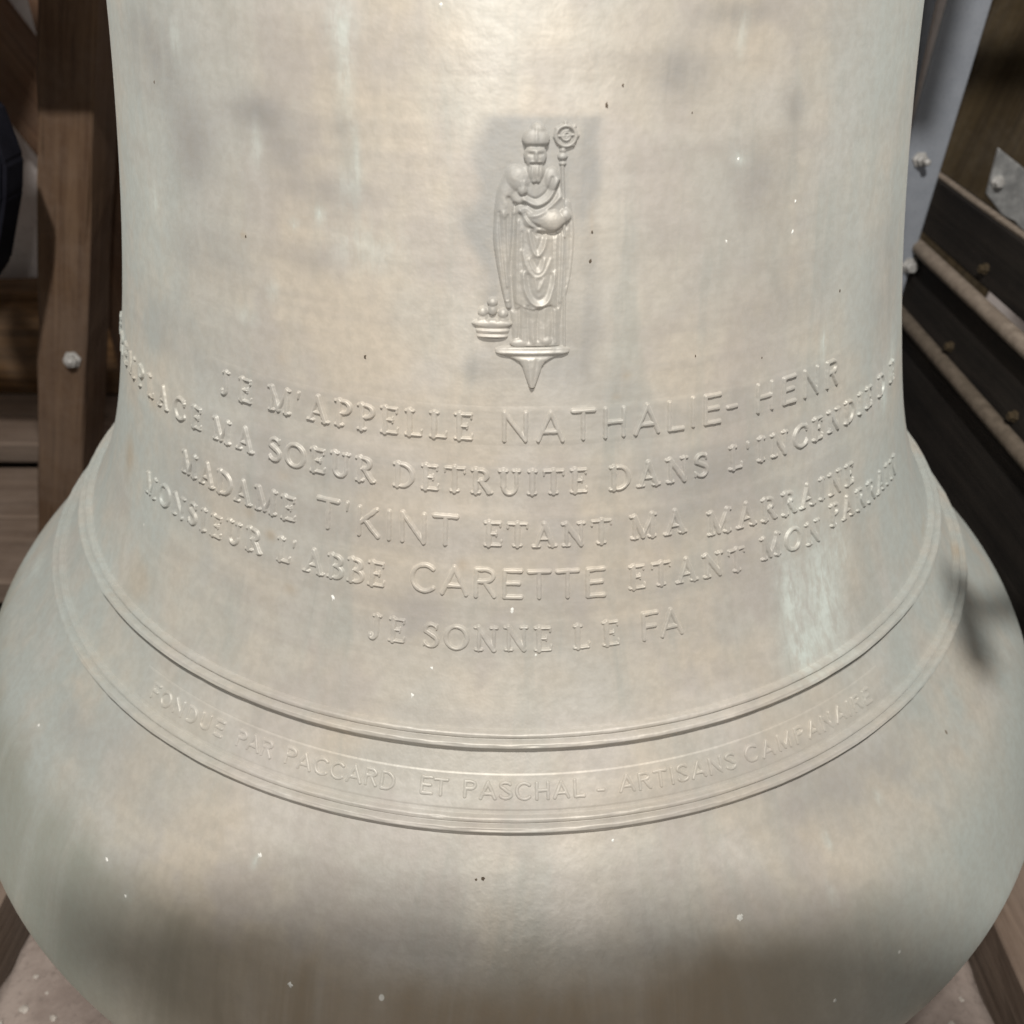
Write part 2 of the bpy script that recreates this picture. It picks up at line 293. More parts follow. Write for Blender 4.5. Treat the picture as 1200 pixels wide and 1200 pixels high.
# ------------------------------------------------------------------ lettering: glyphs drawn as pen strokes, raised as height fields on the bell
TK, TN, SF = .102, .066, .052      # thick, thin, serif half widths
def arc(cx, cy, rx, ry, a0, a1, w0, w1=None, n=14):
    t = np.radians(np.linspace(a0, a1, n)); f = np.linspace(0, 1, n); w1 = w0 if w1 is None else w1
    return [(cx+rx*math.cos(a), cy+ry*math.sin(a), w0+(w1-w0)*abs(math.cos(a)) if False else w0+(w1-w0)*ff) for a, ff in zip(t, f)]
def oval(cx, cy, rx, ry, a0, a1, thin, thick, n=26):
    t = np.radians(np.linspace(a0, a1, n)); return [(cx+rx*math.cos(a), cy+ry*math.sin(a), thin+(thick-thin)*math.cos(a)**2) for a in t]
def ln(x0, y0, x1, y1, w, w2=None): return [(x0, y0, w), (x1, y1, w if w2 is None else w2)]
def foot(x, y, hw=.14): return ln(x-hw, y, x+hw, y, SF)
B0, T0 = SF, 1-SF
def serif_glyphs():
    g = {}
    g['I'] = (.40, [ln(.20, .04, .20, .96, TK), foot(.20, B0), foot(.20, T0)])
    g['J'] = (.46, [ln(.28, .30, .28, .96, TK), arc(.14, .22, .14, .20, 10, -150, TK*.9, .06), foot(.28, T0), arc(.05, .15, .02, .02, 0, 360, .07)])
    g['L'] = (.66, [ln(.20, .04, .20, .96, TK), foot(.20, T0), ln(.06, B0, .60, B0, SF), ln(.60, B0, .62, .24, .035)])
    g['E'] = (.68, [ln(.20, .04, .20, .96, TK), ln(.06, T0, .60, T0, SF), ln(.60, T0, .60, .80, .035), ln(.06, B0, .62, B0, SF), ln(.62, B0, .64, .22, .035), ln(.20, .52, .46, .52, SF), ln(.46, .43, .46, .61, .032)])
    g['F'] = (.64, [ln(.20, .04, .20, .96, TK), foot(.20, B0), ln(.06, T0, .60, T0, SF), ln(.60, T0, .60, .80, .035), ln(.20, .52, .46, .52, SF), ln(.46, .43, .46, .61, .032)])
    g['T'] = (.74, [ln(.37, .04, .37, .96, TK), foot(.37, B0), ln(.03, T0, .71, T0, SF), ln(.03, T0, .02, .78, .035), ln(.71, T0, .72, .78, .035)])
    g['P'] = (.66, [ln(.20, .04, .20, .96, TK), foot(.20, B0), ln(.06, T0, .36, T0, SF), oval(.34, .73, .26, .225, 90, -90, TN, TK), ln(.20, .505, .34, .505, SF)])
    g['R'] = (.78, [ln(.20, .04, .20, .96, TK), foot(.20, B0), ln(.06, T0, .36, T0, SF), oval(.34, .74, .25, .215, 90, -90, TN, TK), ln(.20, .525, .34, .525, SF), ln(.40, .52, .68, .07, TK), ln(.62, B0, .78, B0, SF)])
    g['B'] = (.70, [ln(.20, .04, .20, .96, TK), ln(.06, T0, .36, T0, SF), ln(.06, B0, .36, B0, SF), oval(.34, .745, .23, .21, 90, -90, TN, TK), oval(.35, .285, .27, .245, 90, -90, TN, TK), ln(.20, .53, .36, .53, SF)])
    g['D'] = (.84, [ln(.20, .04, .20, .96, TK), ln(.06, T0, .38, T0, SF), ln(.06, B0, .38, B0, SF), oval(.34, .5, .42, .455, 90, -90, TN, TK)])
    g['O'] = (.92, [oval(.46, .5, .39, .46, 0, 360, TN, TK, 34)])
    g['C'] = (.80, [oval(.47, .5, .40, .46, 42, 318, TN, TK, 30), ln(.76, .70, .77, .93, .04), ln(.77, .30, .78, .16, .03)])
    g['S'] = (.60, [arc(.30, .735, .21, .215, 20, 200, .045, TK*.9)+arc(.30, .275, .24, .235, 60, -160, TK*.95, .045), ln(.50, .76, .51, .93, .035), ln(.065, .22, .055, .06, .035)])
    g['U'] = (.84, [ln(.20, .34, .20, .96, TK)[::-1]+oval(.43, .34, .23, .30, 180, 360, TN, TK*.8)+ln(.66, .34, .66, .96, TN), foot(.20, T0), foot(.66, T0, .12)])
    g['N'] = (.90, [ln(.18, .04, .18, .96, TN), ln(.72, .04, .72, .96, TN), ln(.16, .95, .72, .06, TK), foot(.18, B0, .12), ln(.02, T0, .20, T0, SF), foot(.72, T0, .12)])
    g['M'] = (1.06, [ln(.18, .04, .18, .96, TN), ln(.86, .04, .86, .96, TK), ln(.18, .95, .50, .10, TK), ln(.50, .10, .86, .95, TN), foot(.18, B0, .12), foot(.86, B0, .13), ln(.03, T0, .18, T0, SF), ln(.86, T0, 1.0, T0, SF)])
    g['A'] = (.86, [ln(.14, .06, .42, .97, TN), ln(.42, .97, .72, .06, TK), ln(.26, .36, .58, .36, SF), foot(.13, B0, .12), foot(.73, B0, .13)])
    g["'"] = (.26, [ln(.13, .98, .11, .76, .07, .03)])
    g['-'] = (.40, [ln(.06, .42, .34, .42, .05)])
    return g
def sans_glyphs(w):
    g = {}
    g['I'] = (.26, [ln(.13, w, .13, 1-w, w)])
    g['L'] = (.58, [ln(.12, w, .12, 1-w, w), ln(.12, w, .54, w, w)])
    g['E'] = (.66, [ln(.12, w, .12, 1-w, w), ln(.12, w, .60, w, w), ln(.12, 1-w, .60, 1-w, w), ln(.12, .52, .54, .52, w)])
    g['F'] = (.62, [ln(.12, w, .12, 1-w, w), ln(.12, 1-w, .58, 1-w, w), ln(.12, .50, .50, .50, w)])
    g['T'] = (.72, [ln(.36, w, .36, 1-w, w), ln(.05, 1-w, .67, 1-w, w)])
    g['H'] = (.78, [ln(.12, w, .12, 1-w, w), ln(.66, w, .66, 1-w, w), ln(.12, .52, .66, .52, w)])
    g['N'] = (.84, [ln(.12, w, .12, 1-w, w), ln(.72, w, .72, 1-w, w), ln(.12, 1-w, .72, w, w)])
    g['A'] = (.82, [ln(.07, w, .41, 1-w, w), ln(.41, 1-w, .75, w, w), ln(.20, .34, .62, .34, w)])
    g['K'] = (.74, [ln(.12, w, .12, 1-w, w), ln(.64, 1-w, .12, .42, w), ln(.28, .56, .68, w, w)])
    g['R'] = (.72, [ln(.12, w, .12, 1-w, w), ln(.12, 1-w, .38, 1-w, w)+arc(.38, .74, .23, .26-w, 90, -90, w)+ln(.38, .48+w, .12, .48+w, w), ln(.38, .50, .64, w, w)])
    g['P'] = (.68, [ln(.12, w, .12, 1-w, w), ln(.12, 1-w, .38, 1-w, w)+arc(.38, .72, .23, .28-w, 90, -90, w)+ln(.38, .44+w, .12, .44+w, w)])
    g['D'] = (.80, [ln(.12, w, .12, 1-w, w), ln(.12, 1-w, .34, 1-w, w)+arc(.34, .5, .37, .5-w, 90, -90, w)+ln(.34, w, .12, w, w)])
    g['C'] = (.80, [arc(.45, .5, .37, .5-w, 48, 312, w, n=24)])
    g['O'] = (.88, [arc(.44, .5, .37, .5-w, 0, 360, w, n=32)])
    g['S'] = (.64, [arc(.32, .745, .24, .255-w, 25, 240, w, n=14)+arc(.32, .265, .26, .265-w, 65, -155, w, n=14)])
    g['U'] = (.80, [ln(.12, 1-w, .12, .34, w)+arc(.40, .34, .28, .34-w, 180, 360, w)+ln(.68, .34, .68, 1-w, w)])
    g['M'] = (.94, [ln(.12, w, .12, 1-w, w), ln(.82, w, .82, 1-w, w), ln(.12, 1-w, .47, .15, w), ln(.47, .15, .82, 1-w, w)])
    g["'"] = (.24, [ln(.12, .98, .10, .74, .055, .03)])
    g['-'] = (.44, [ln(.06, .46, .36, .46, w)])
    return g
SERIF = serif_glyphs(); SANS = sans_glyphs(.066); SMALL = sans_glyphs(.098)

def letter(ch, font, az0, s_base, cap, xs, height, soft, parent):
    wd, strokes = font[ch]; step = .00042; pad = .0022
    nx, ny = int((wd*cap*xs+2*pad)/step)+2, int((cap+2*pad)/step)+2
    gx, gy = np.arange(nx)*step-pad, np.arange(ny)*step-pad
    GX, GY = np.meshgrid(gx, gy); d = np.full(GX.shape, 1.0)
    for stq in strokes:
        for (x0, y0, w0), (x1, y1, w1) in zip(stq[:-1], stq[1:]):
            ax, ay, bx, by = x0*cap*xs, y0*cap, x1*cap*xs, y1*cap
            L2 = (bx-ax)**2+(by-ay)**2+1e-12; t = np.clip(((GX-ax)*(bx-ax)+(GY-ay)*(by-ay))/L2, 0, 1)
            d = np.minimum(d, np.hypot(GX-ax-t*(bx-ax), GY-ay-t*(by-ay))-(w0+(w1-w0)*t)*cap)
    d = d+vnoise(d.shape, 6)*.0004
    q = np.clip((soft-d)/(2*soft), 0, 1); h = height*q*q*(3-2*q)
    h = h*(1+.25*vnoise(d.shape, 16))-.00016
    k = h > -.00012; keep = k[:-1, :-1] | k[1:, :-1] | k[:-1, 1:] | k[1:, 1:]
    rb = float(R(z_of_s(s_base)))
    P, UVv = place(az0+GX/rb, s_base-GY, h)
    return link('letter', grid_mesh('letter', P, keep, UVv), BRONZE, parent)

def strip(az0, az1, s0, s1, h, edge=.0022, name='inscription_strip'):
    rb = float(R(z_of_s(s0))); n = max(8, int((az1-az0)*rb/.0032)); mm = 40
    a = np.concatenate([[az0, az0+edge*.5/rb], np.linspace(az0+edge/rb, az1-edge/rb, n), [az1-edge*.5/rb, az1]])
    s = np.concatenate([[s0, s0+edge*.5], np.linspace(s0+edge, s1-edge, mm), [s1-edge*.5, s1]])
    A, S = np.meshgrid(a, s)
    e = np.minimum(np.minimum(A-az0, az1-A)*rb, np.minimum(S-s0, s1-S))/edge
    q = np.clip(e, 0, 1); H = h*(q*q*(3-2*q))-.00012+vnoise(A.shape, 6)*.00012*q
    P, UVv = place(A, S, H); return link(name, grid_mesh(name, P[::-1], uv=UVv[::-1]), BRONZE, BELL)

# (word, azimuth of its left end, of its right end, height of the base line at either end, font, capital height)
S_, N_ = 'serif', 'sans'
LINES = [
 [('JE', -35.15, -30.25, -.0278, -.0278, S_, .0200), ("M'", -27.95, -23.4, -.0278, -.0278, S_, .0200), ('APPELLE', -22.65, -3.9, -.0278, -.0272, S_, .0205),
  ('NATHALIE-', -1.1, 25.85, -.0280, -.0282, N_, .0245), ('HENR', 28.1, 42.15, -.0285, -.0290, N_, .0240)],
 [('JE', -79, -72, -.0682, -.0682, S_, .0198), ('REMPLACE', -67.0, -38.55, -.0682, -.0682, S_, .0198), ('MA', -36.5, -30.0, -.0682, -.0682, S_, .0198), ('SOEUR', -27.8, -14.55, -.0682, -.0682, S_, .0198),
  ('DETRUITE', -12.55, 8.25, -.0682, -.0682, S_, .0198), ('DANS', 10.45, 22.0, -.0682, -.0684, S_, .0198), ("L'", 24.55, 27.6, -.0684, -.0684, S_, .0198), ('INCENDIE', 28.45, 50.9, -.0684, -.0684, S_, .0198), ('DE', 52.9, 59.75, -.0684, -.0684, S_, .0198)],
 [('MADAME', -42.25, -23.95, -.1117, -.1145, S_, .0205), ("T'KINT", -21.3, -5.35, -.1130, -.1120, N_, .0265), ('ETANT', -2.75, 10.75, -.1102, -.1108, S_, .0200), ('MA', 12.8, 19.2, -.1101, -.1113, S_, .0200), ('MARRAINE', 21.8, 45.55, -.1180, -.1262, S_, .0205)],
 [('MONSIEUR', -50.65, -28.35, -.1575, -.1508, S_, .0205), ("L'", -26.2, -23.6, -.1502, -.1502, S_, .0205), ('ABBE', -22.65, -13.15, -.1523, -.1510, S_, .0205), ('CARETTE', -10.45, 10.15, -.1512, -.1537, N_, .0255), ('ETANT', 12.55, 26.55, -.1505, -.1548, S_, .0205), ('MON', 28.7, 38.25, -.1520, -.1585, S_, .0205), ('PARRAIN', 40.05, 58.95, -.1525, -.1610, S_, .0205)],
 [('JE', -14.55, -10.6, -.1937, -.1937, S_, .0205), ('SONNE', -8.8, 4.45, -.1937, -.1937, S_, .0205), ('LE', 6.55, 11.45, -.1937, -.1937, S_, .0205), ('FA', 13.7, 18.5, -.1937, -.1937, N_, .0245)],
 [('FONDUE', -38.75, -28.4, -.2990, -.2968, 'small', .0155), ('PAR', -26.8, -22.6, -.2966, -.2964, 'small', .0155), ('PACCARD', -21.3, -10.2, -.2964, -.2964, 'small', .0155), ('ET', -7.95, -5.3, -.2960, -.2960, 'small', .0155), ('PASCHAL', -4.0, 7.0, -.2964, -.2966, 'small', .0155), ('-', 8.15, 8.95, -.2980, -.2980, 'small', .0150), ('ARTISANS', 10.2, 21.9, -.2966, -.2975, 'small', .0155), ('CAMPANAIRE', 22.85, 39.7, -.2975, -.3000, 'small', .0155)],
]
LINE_LABELS = ["raised line reading JE M'APPELLE NATHALIE-HENR", "raised line reading REMPLACE MA SOEUR DETRUITE DANS L'INCENDIE", "raised line reading MADAME T'KINT ETANT MA MARRAINE",
               "raised line reading MONSIEUR L'ABBE CARETTE ETANT MON PARRAIN", "short raised line reading JE SONNE LE FA", "founder's plate reading FONDUE PAR PACCARD ET PASCHAL - ARTISANS CAMPANAIRE"]
for li, words in enumerate(LINES):
    a0 = math.radians(words[0][1]-2.0); a1 = math.radians(words[-1][2]+2.0)
    if li == 5:
        par = strip(math.radians(-40.6), math.radians(42.2), float(s_of_z(-.2795)), float(s_of_z(-.3035)), .0008, .0014)
    else:
        zb = min(min(w_[3], w_[4]) for w_ in words); cap = max(w_[6] for w_ in words)
        zt_ = max(w_[3] for w_ in words)
        par = strip(a0, a1, float(s_of_z(zt_))-cap-.004, float(s_of_z(zb))+.0035, .0004 if li == 0 else .00022, .005)
    par['label'] = LINE_LABELS[li]
    base_h = .0006 if li == 5 else (.0004 if li == 0 else .00018)
    for (word, d0, d1, z0, z1, fn, cap) in words:
        font = {'serif': SERIF, 'sans': SANS, 'small': SMALL}[fn]
        height, soft = {'serif': (.0023, .0009), 'sans': (.0022, .0009), 'small': (.0019, .0009)}[fn]
        rb = float(R(z0)); W = math.radians(d1-d0)*rb
        nat = sum(font[c][0] for c in word)*cap
        xs = min(1.08, max(.62, W/nat*.97)); gap = (W-nat*xs)/max(1, len(word)-1) if len(word) > 1 else 0
        u = 0.0
        for i, c in enumerate(word):
            f = (u+font[c][0]*cap*xs*.5)/W; zb = z0+(z1-z0)*f+random.uniform(-.0004, .0004)
            letter(c, font, math.radians(d0)+u/rb, float(s_of_z(zb)), cap*random.uniform(.98, 1.02), xs, height+base_h, soft, par)
            u += font[c][0]*cap*xs+gap

# ------------------------------------------------------------------ bishop relief (height field; drawing units: 1/3.158 of a photo pixel, converted to metres on the bell)
zy_tab = np.array([120, 160, 200, 240, 280, 320, 360, 400, 440, 480.]); zz_tab = np.array([.2002, .1799, .1591, .1377, .1157, .0930, .0697, .0458, .0213, -.0035])
class HF:
    def __init__(s, x0, x1, y0, y1, step=2.3):
        s.x = np.arange(x0, x1, step); s.y = np.arange(y0, y1, step); s.X, s.Y = np.meshgrid(s.x, s.y); s.h = np.full(s.X.shape, -1.0)
    def up(s, v, m=None, k=.5):          # smooth maximum
        a = np.where(v > -.9, v, -9.0); hh = np.clip(.5+.5*(a-s.h)/k, 0, 1); s.h = np.where(a < -8, s.h, s.h*(1-hh)+a*hh+k*hh*(1-hh))
    def ell(s, cx, cy, rx, ry, h, base=0.0, rot=0, p=.5):
        c, sn = math.cos(math.radians(rot)), math.sin(math.radians(rot)); dx, dy = s.X-cx, s.Y-cy
        q = ((dx*c+dy*sn)/rx)**2+((-dx*sn+dy*c)/ry)**2
        s.up(np.where(q < 1, base+h*np.power(np.clip(1-q, 0, 1), p), -9))
    def dist(s, pts):
        d = np.full(s.X.shape, 1e9); tt = np.zeros(s.X.shape); n = len(pts)-1
        for i, ((x0, y0), (x1, y1)) in enumerate(zip(pts[:-1], pts[1:])):
            L2 = (x1-x0)**2+(y1-y0)**2; t = np.clip(((s.X-x0)*(x1-x0)+(s.Y-y0)*(y1-y0))/L2, 0, 1)
            e = np.hypot(s.X-x0-t*(x1-x0), s.Y-y0-t*(y1-y0)); tt = np.where(e < d, (i+t)/n, tt); d = np.minimum(d, e)
        return d, tt
    def tube(s, pts, r0, r1, h, base=0.0):
        d, t = s.dist(pts); r = r0+(r1-r0)*t; q = 1-(d/r)**2; s.up(np.where(q > 0, base+h*np.sqrt(np.clip(q, 0, 1)), -9))
    def ridge(s, pts, r, amp):           # adds (or carves) along a line on what is there
        d, _ = s.dist(pts); s.h = np.where(s.h > 0, s.h+1.35*amp*np.exp(-(d/r)**2), s.h)
    def build(s, name, parent, mm=1.0, lab=None):
        py = 100+s.Y/3.158; px = 520+s.X/3.158; kk = np.interp(py, [144, 412], [.556e-3, .613e-3])
        azg = math.radians(2.35)+(px-627.5)*kk/np.interp(py, [144, 412], [.369, .392])
        S = s_of_z(np.interp(py, zy_tab, zz_tab))
        h = np.where(s.h <= -.9, -.35, s.h*mm)
        k_ = np.array([0, 1, 2, 1, 0])/4.
        for ax in (0, 1):
            h = sum(wgt*np.roll(h, i-2, ax) for i, wgt in enumerate(k_))
        h = h+(vnoise(h.shape, 9)*.25+vnoise(h.shape, 3)*.10)*(h > .3)
        k = h > -.15; keep = k[:-1, :-1] | k[1:, :-1] | k[:-1, 1:] | k[1:, 1:]
        P, UVv = place(azg, S, h*1e-3); o = link(name, grid_mesh(name, P[::-1], keep[::-1], UVv[::-1]), BRONZE, parent)
        if lab: o['label'] = lab
        return o
def curve(*pts, n=8):
    p = np.array(pts, float); t = np.linspace(0, len(p)-1, n*(len(p)-1)+1); out = []
    for q in t:
        i = min(int(q), len(p)-2); f = q-i; p0, p1, p2, p3 = p[max(i-1, 0)], p[i], p[i+1], p[min(i+2, len(p)-1)]
        out.append(tuple(.5*((2*p1)+(-p0+p2)*f+(2*p0-5*p1+4*p2-p3)*f*f+(-p0+3*p1-3*p2+p3)*f**3)))
    return out
f = HF(150, 540, 110, 1000)
yl = [285, 310, 340, 400, 440, 480, 540, 600, 680, 760, 830, 900, 965]
Lb = np.interp(f.Y, yl, [300, 262, 232, 200, 188, 185, 188, 198, 212, 232, 250, 256, 262]); Rb = np.interp(f.Y, yl, [372, 398, 414, 440, 456, 464, 468, 468, 462, 452, 440, 434, 436])
q = 1-((f.X-(Lb+Rb)/2)/((Rb-Lb)/2))**2; body = np.where((q > 0) & (f.Y > 285) & (f.Y < 965), 4.6*np.power(np.clip(q, 0, 1), .42), -9)
f.up(body)
f.tube(curve((262, 330), (232, 400), (222, 470)), 40, 34, 5.0)                                # raised arm under the cope
f.tube(curve((222, 440), (208, 560), (222, 690), (246, 815)), 30, 13, 4.2)                    # cope edge hanging on the left
f.tube(curve((452, 440), (468, 540), (464, 680), (448, 780)), 20, 9, 2.6)                    # cope edge on the right
f.tube(curve((330, 520), (335, 640), (345, 800)), 62, 66, 2.6, 3.2)                           # front of the robe
f.ell(276, 345, 52, 50, 6.4, 1.0)                                                             # shoulder
f.ell(395, 345, 34, 46, 5.2, 1.0)
f.ell(290, 384, 18, 22, 3.0, 4.6)                                                             # blessing hand
f.tube([(287, 378), (284, 352)], 6, 5, 2.0, 5.6); f.tube([(295, 378), (296, 350)], 6, 5, 2.0, 5.6)
f.tube(curve((318, 500), (360, 492), (402, 498)), 26, 40, 4.4, 3.6)                           # forearm and sleeve with the book
f.ell(402, 500, 50, 38, 5.4, 3.2); f.ell(448, 480, 22, 26, 3.6, 3.2)
f.ell(335, 258, 41, 52, 5.4, 3.0)                                                             # head
f.ell(337, 198, 50, 44, 5.2, 3.4); f.ell(342, 170, 30, 34, 4.0, 3.0)                          # mitre
f.ell(336, 318, 31, 40, 4.4, 3.8); f.ell(330, 343, 11, 18, 3.6, 4.0); f.ell(346, 343, 10, 17, 3.6, 4.0)   # beard
f.ridge([(292, 222), (382, 222)], 7, -1.5); f.ridge([(300, 236), (376, 236)], 6, .5)           # rim of the mitre
f.ridge([(337, 150), (337, 212)], 5, .5)
f.ridge([(314, 251), (326, 252)], 6, -.9); f.ridge([(347, 252), (359, 251)], 6, -.8)
f.ridge([(337, 246), (337, 270)], 5.5, 1.1); f.ridge([(322, 288), (354, 288)], 5, -1.0); f.ridge([(318, 279), (354, 279)], 4, .6)
for x in (318, 328, 339, 350): f.ridge([(x, 300), (x-2+random.uniform(-3, 3), 345)], 3.2, -.55)
for pts, r_, a_ in ((((296, 420), (345, 440), (392, 410), (418, 345)), 8, 1.3), (((296, 436), (345, 458), (398, 428), (428, 360)), 7, -1.2), (((284, 462), (330, 478), (380, 452), (430, 410)), 9, 1.2),
                    (((300, 402), (340, 418), (380, 388), (398, 340)), 6, -1.0), (((240, 416), (262, 440), (298, 440)), 8, -1.6), (((262, 470), (300, 448), (330, 470)), 8, .9),
                    (((300, 470), (318, 500), (352, 520)), 6, -1.3), (((278, 452), (300, 486), (332, 520)), 6, 1.0),
                    (((316, 540), (328, 596), (342, 624), (356, 622), (372, 596), (380, 560)), 7, 1.1), (((326, 540), (344, 604), (366, 552)), 8, -.9),
                    (((318, 640), (332, 676), (350, 690), (366, 676), (374, 640)), 6, .6), (((290, 610), (312, 672), (340, 704), (372, 694), (398, 640)), 7, .7), (((330, 640), (346, 668), (360, 640)), 7, -.7),
                    (((296, 690), (304, 752), (326, 796), (356, 812), (388, 796), (408, 740), (412, 690)), 7, 1.2), (((312, 700), (326, 764), (352, 790), (382, 768), (396, 700)), 9, -.9), (((340, 715), (352, 752), (372, 712)), 6, .6),
                    (((350, 545), (408, 548), (446, 520)), 9, -2.6),
                    (((262, 440), (258, 560), (252, 690), (262, 826)), 7, -2.6), (((274, 500), (272, 620), (276, 820)), 6, .9), (((430, 545), (428, 660), (424, 820)), 7, -1.7), (((442, 560), (440, 700), (432, 800)), 6, .8),
                    (((206, 470), (212, 580), (226, 700), (240, 790)), 5, -.9), (((222, 470), (230, 600), (240, 740)), 6, .7), (((238, 480), (238, 600), (246, 700)), 5, -.8),
                    (((468, 500), (468, 620), (456, 740)), 6, -.8)):
    f.ridge(curve(*pts), r_, a_)
for x0, x1, y0, y1, a_ in ((290, 294, 540, 690, -.6), (300, 298, 820, 950, .7), (284, 280, 826, 950, -1.2), (316, 320, 815, 945, -.9), (334, 338, 825, 950, .6), (358, 352, 820, 940, -1.0), (378, 376, 825, 935, .7), (398, 402, 815, 945, -1.1), (418, 420, 830, 950, .6), (405, 412, 560, 690, -.6)):
    f.ridge(curve((x0, y0), ((x0+x1)/2+random.uniform(-6, 6), (y0+y1)/2), (x1, y1)), random.uniform(4.5, 7), a_)
f.h = np.where(f.h > 0, f.h*(1-.42*ss(f.X, 415, 450)*ss(f.Y, 470, 560)), f.h)
hem = 812+10*np.sin(f.X/23.)+.10*(f.X-330); f.h = np.where((f.h > 0), f.h*(1-.22*ss(f.Y, hem, hem+9)), f.h)                                           # the alb steps back below the cope's hem
f.ell(284, 952, 34, 17, 3.2, 1.2); f.ell(382, 944, 24, 20, 3.6, 1.2)                          # shoes
RELIEF = f.build('bishop_relief', BELL, .80, 'raised figure of a mitred bearded bishop standing on a bracket')
f = HF(370, 520, 90, 980)                                                                     # crozier
f.tube([(436, 300), (441, 420)], 8, 8, 2.6); f.tube([(447, 560), (452, 965)], 7, 6, 1.9); f.tube([(441, 420), (447, 560)], 8, 7, 3.2)
f.ell(436, 262, 20, 15, 3.4, .4); f.ell(437, 288, 14, 10, 3.0, .3); f.ell(437, 240, 13, 14, 2.6, .3)
t = np.linspace(-.5*math.pi-.6, 1.45*math.pi, 40); f.tube([(447+37*math.cos(a), 186-38*math.sin(a)) for a in t[::-1]], 9, 9, 3.4)
t = np.linspace(0, 3.6*math.pi, 50); f.tube([(449+(6+1.35*a)*math.cos(a), 186+(6+1.35*a)*math.sin(a)) for a in t], 5, 6, 2.6)
f.tube([(414, 188), (482, 182)], 5, 5, 2.6)
for (x, y) in ((445, 138), (478, 152), (490, 186), (474, 220), (414, 160), (408, 190)): f.ell(x, y, 9, 9, 2.6, .2)
f.build('crozier', RELIEF, .80)
f = HF(80, 290, 760, 960)                                                                     # tub with three small figures
q = 1-((f.X-186)/np.interp(f.Y, [872, 935], [70, 56]))**2
f.up(np.where((q > 0) & (f.Y > 872) & (f.Y < 934), 4.4*np.sqrt(np.clip(q, 0, 1)), -9))
f.ell(185, 880, 76, 17, 4.2, 1.0, p=.35)
for y, a_ in ((899, -.9), (906, .6), (920, -.8), (927, .6)): f.ridge([(118, y), (252, y)], 4, a_)
for (x, y, r_) in ((150, 838, 19), (185, 802, 19), (224, 843, 19)): f.ell(x, y, r_, r_, 3.6, 1.6); f.ell(x, y+26, r_*1.1, 24, 3.0, 1.2)
f.ridge([(150, 858), (150, 862)], 9, -.5); f.ridge([(168, 815), (168, 865)], 5, -1.3); f.ridge([(205, 815), (205, 865)], 5, -1.3)
f.build('tub', RELIEF, .80, 'small tub holding three little figures')
f = HF(170, 500, 955, 1135)                                                                   # bracket
hw = np.interp(f.Y, [966, 974, 990, 1000, 1010, 1022, 1040, 1080, 1104, 1116, 1119], [118, 140, 134, 104, 72, 50, 37, 24, 15, 9, 0.01])
q = 1-((f.X-334)/hw)**2; f.up(np.where((q > 0) & (f.Y > 966) & (f.Y < 1119), 5.2*np.power(np.clip(q, 0, 1), .38), -9))
f.ridge([(196, 986), (472, 986)], 6, .9); f.ridge([(240, 1000), (430, 1000)], 7, -.9)
f.ridge([(320, 1015), (330, 1110)], 6, .5); f.ridge([(350, 1012), (338, 1110)], 6, -.5)
f.ell(334, 1112, 13, 8, 3.0, 1.0)
f.build('bracket', RELIEF, .80)

# ------------------------------------------------------------------ timbers and fittings
def box_mesh(name, L, a, b, bev=.004, wav=.0015, seg=14, seed=0):
    """a sawn piece along local X, section a (Y) by b (Z), with eased and slightly uneven edges"""
    rr = random.Random(seed); bm = bmesh.new(); rings = []
    c = bev; sec = [(-a/2+c, -b/2), (a/2-c, -b/2), (a/2, -b/2+c), (a/2, b/2-c), (a/2-c, b/2), (-a/2+c, b/2), (-a/2, b/2-c), (-a/2, -b/2+c)]
    for i in range(seg+1):
        x = L*i/seg; rings.append([bm.verts.new((x, y+rr.uniform(-wav, wav), z+rr.uniform(-wav, wav))) for y, z in sec])
    for p, q_ in zip(rings[:-1], rings[1:]):
        for j in range(8): bm.faces.new((p[j], p[(j+1) % 8], q_[(j+1) % 8], q_[j]))
    bm.faces.new(rings[0][::-1]); bm.faces.new(rings[-1])
    bmesh.ops.recalc_face_normals(bm, faces=bm.faces); me = bpy.data.meshes.new(name); bm.to_mesh(me); bm.free(); return me
def orient(p0, p1, up=(0, 0, 1)):
    x = (Vector(p1)-Vector(p0)).normalized(); u = Vector(up); y = u.cross(x).normalized(); z = x.cross(y)
    M = Matrix((x, y, z)).transposed().to_4x4(); M.translation = Vector(p0); return M
def beam(name, p0, p1, a, b, mat, parent=None, up=(0, 0, 1), bev=.005, wav=.0015, seed=None):
    """from p0 to p1 along the middle line; a = width across, b = height towards `up`"""
    L = (Vector(p1)-Vector(p0)).length
    o = bpy.data.objects.new(name, box_mesh(name, L, a, b, bev, wav, seed=seed or random.randint(0, 9999))); col.objects.link(o); o.data.materials.append(mat)
    M = orient(p0, p1, up)
    if parent is not None: o.parent = parent; o.matrix_parent_inverse = world_inv(parent)
    o.matrix_basis = M
    return o
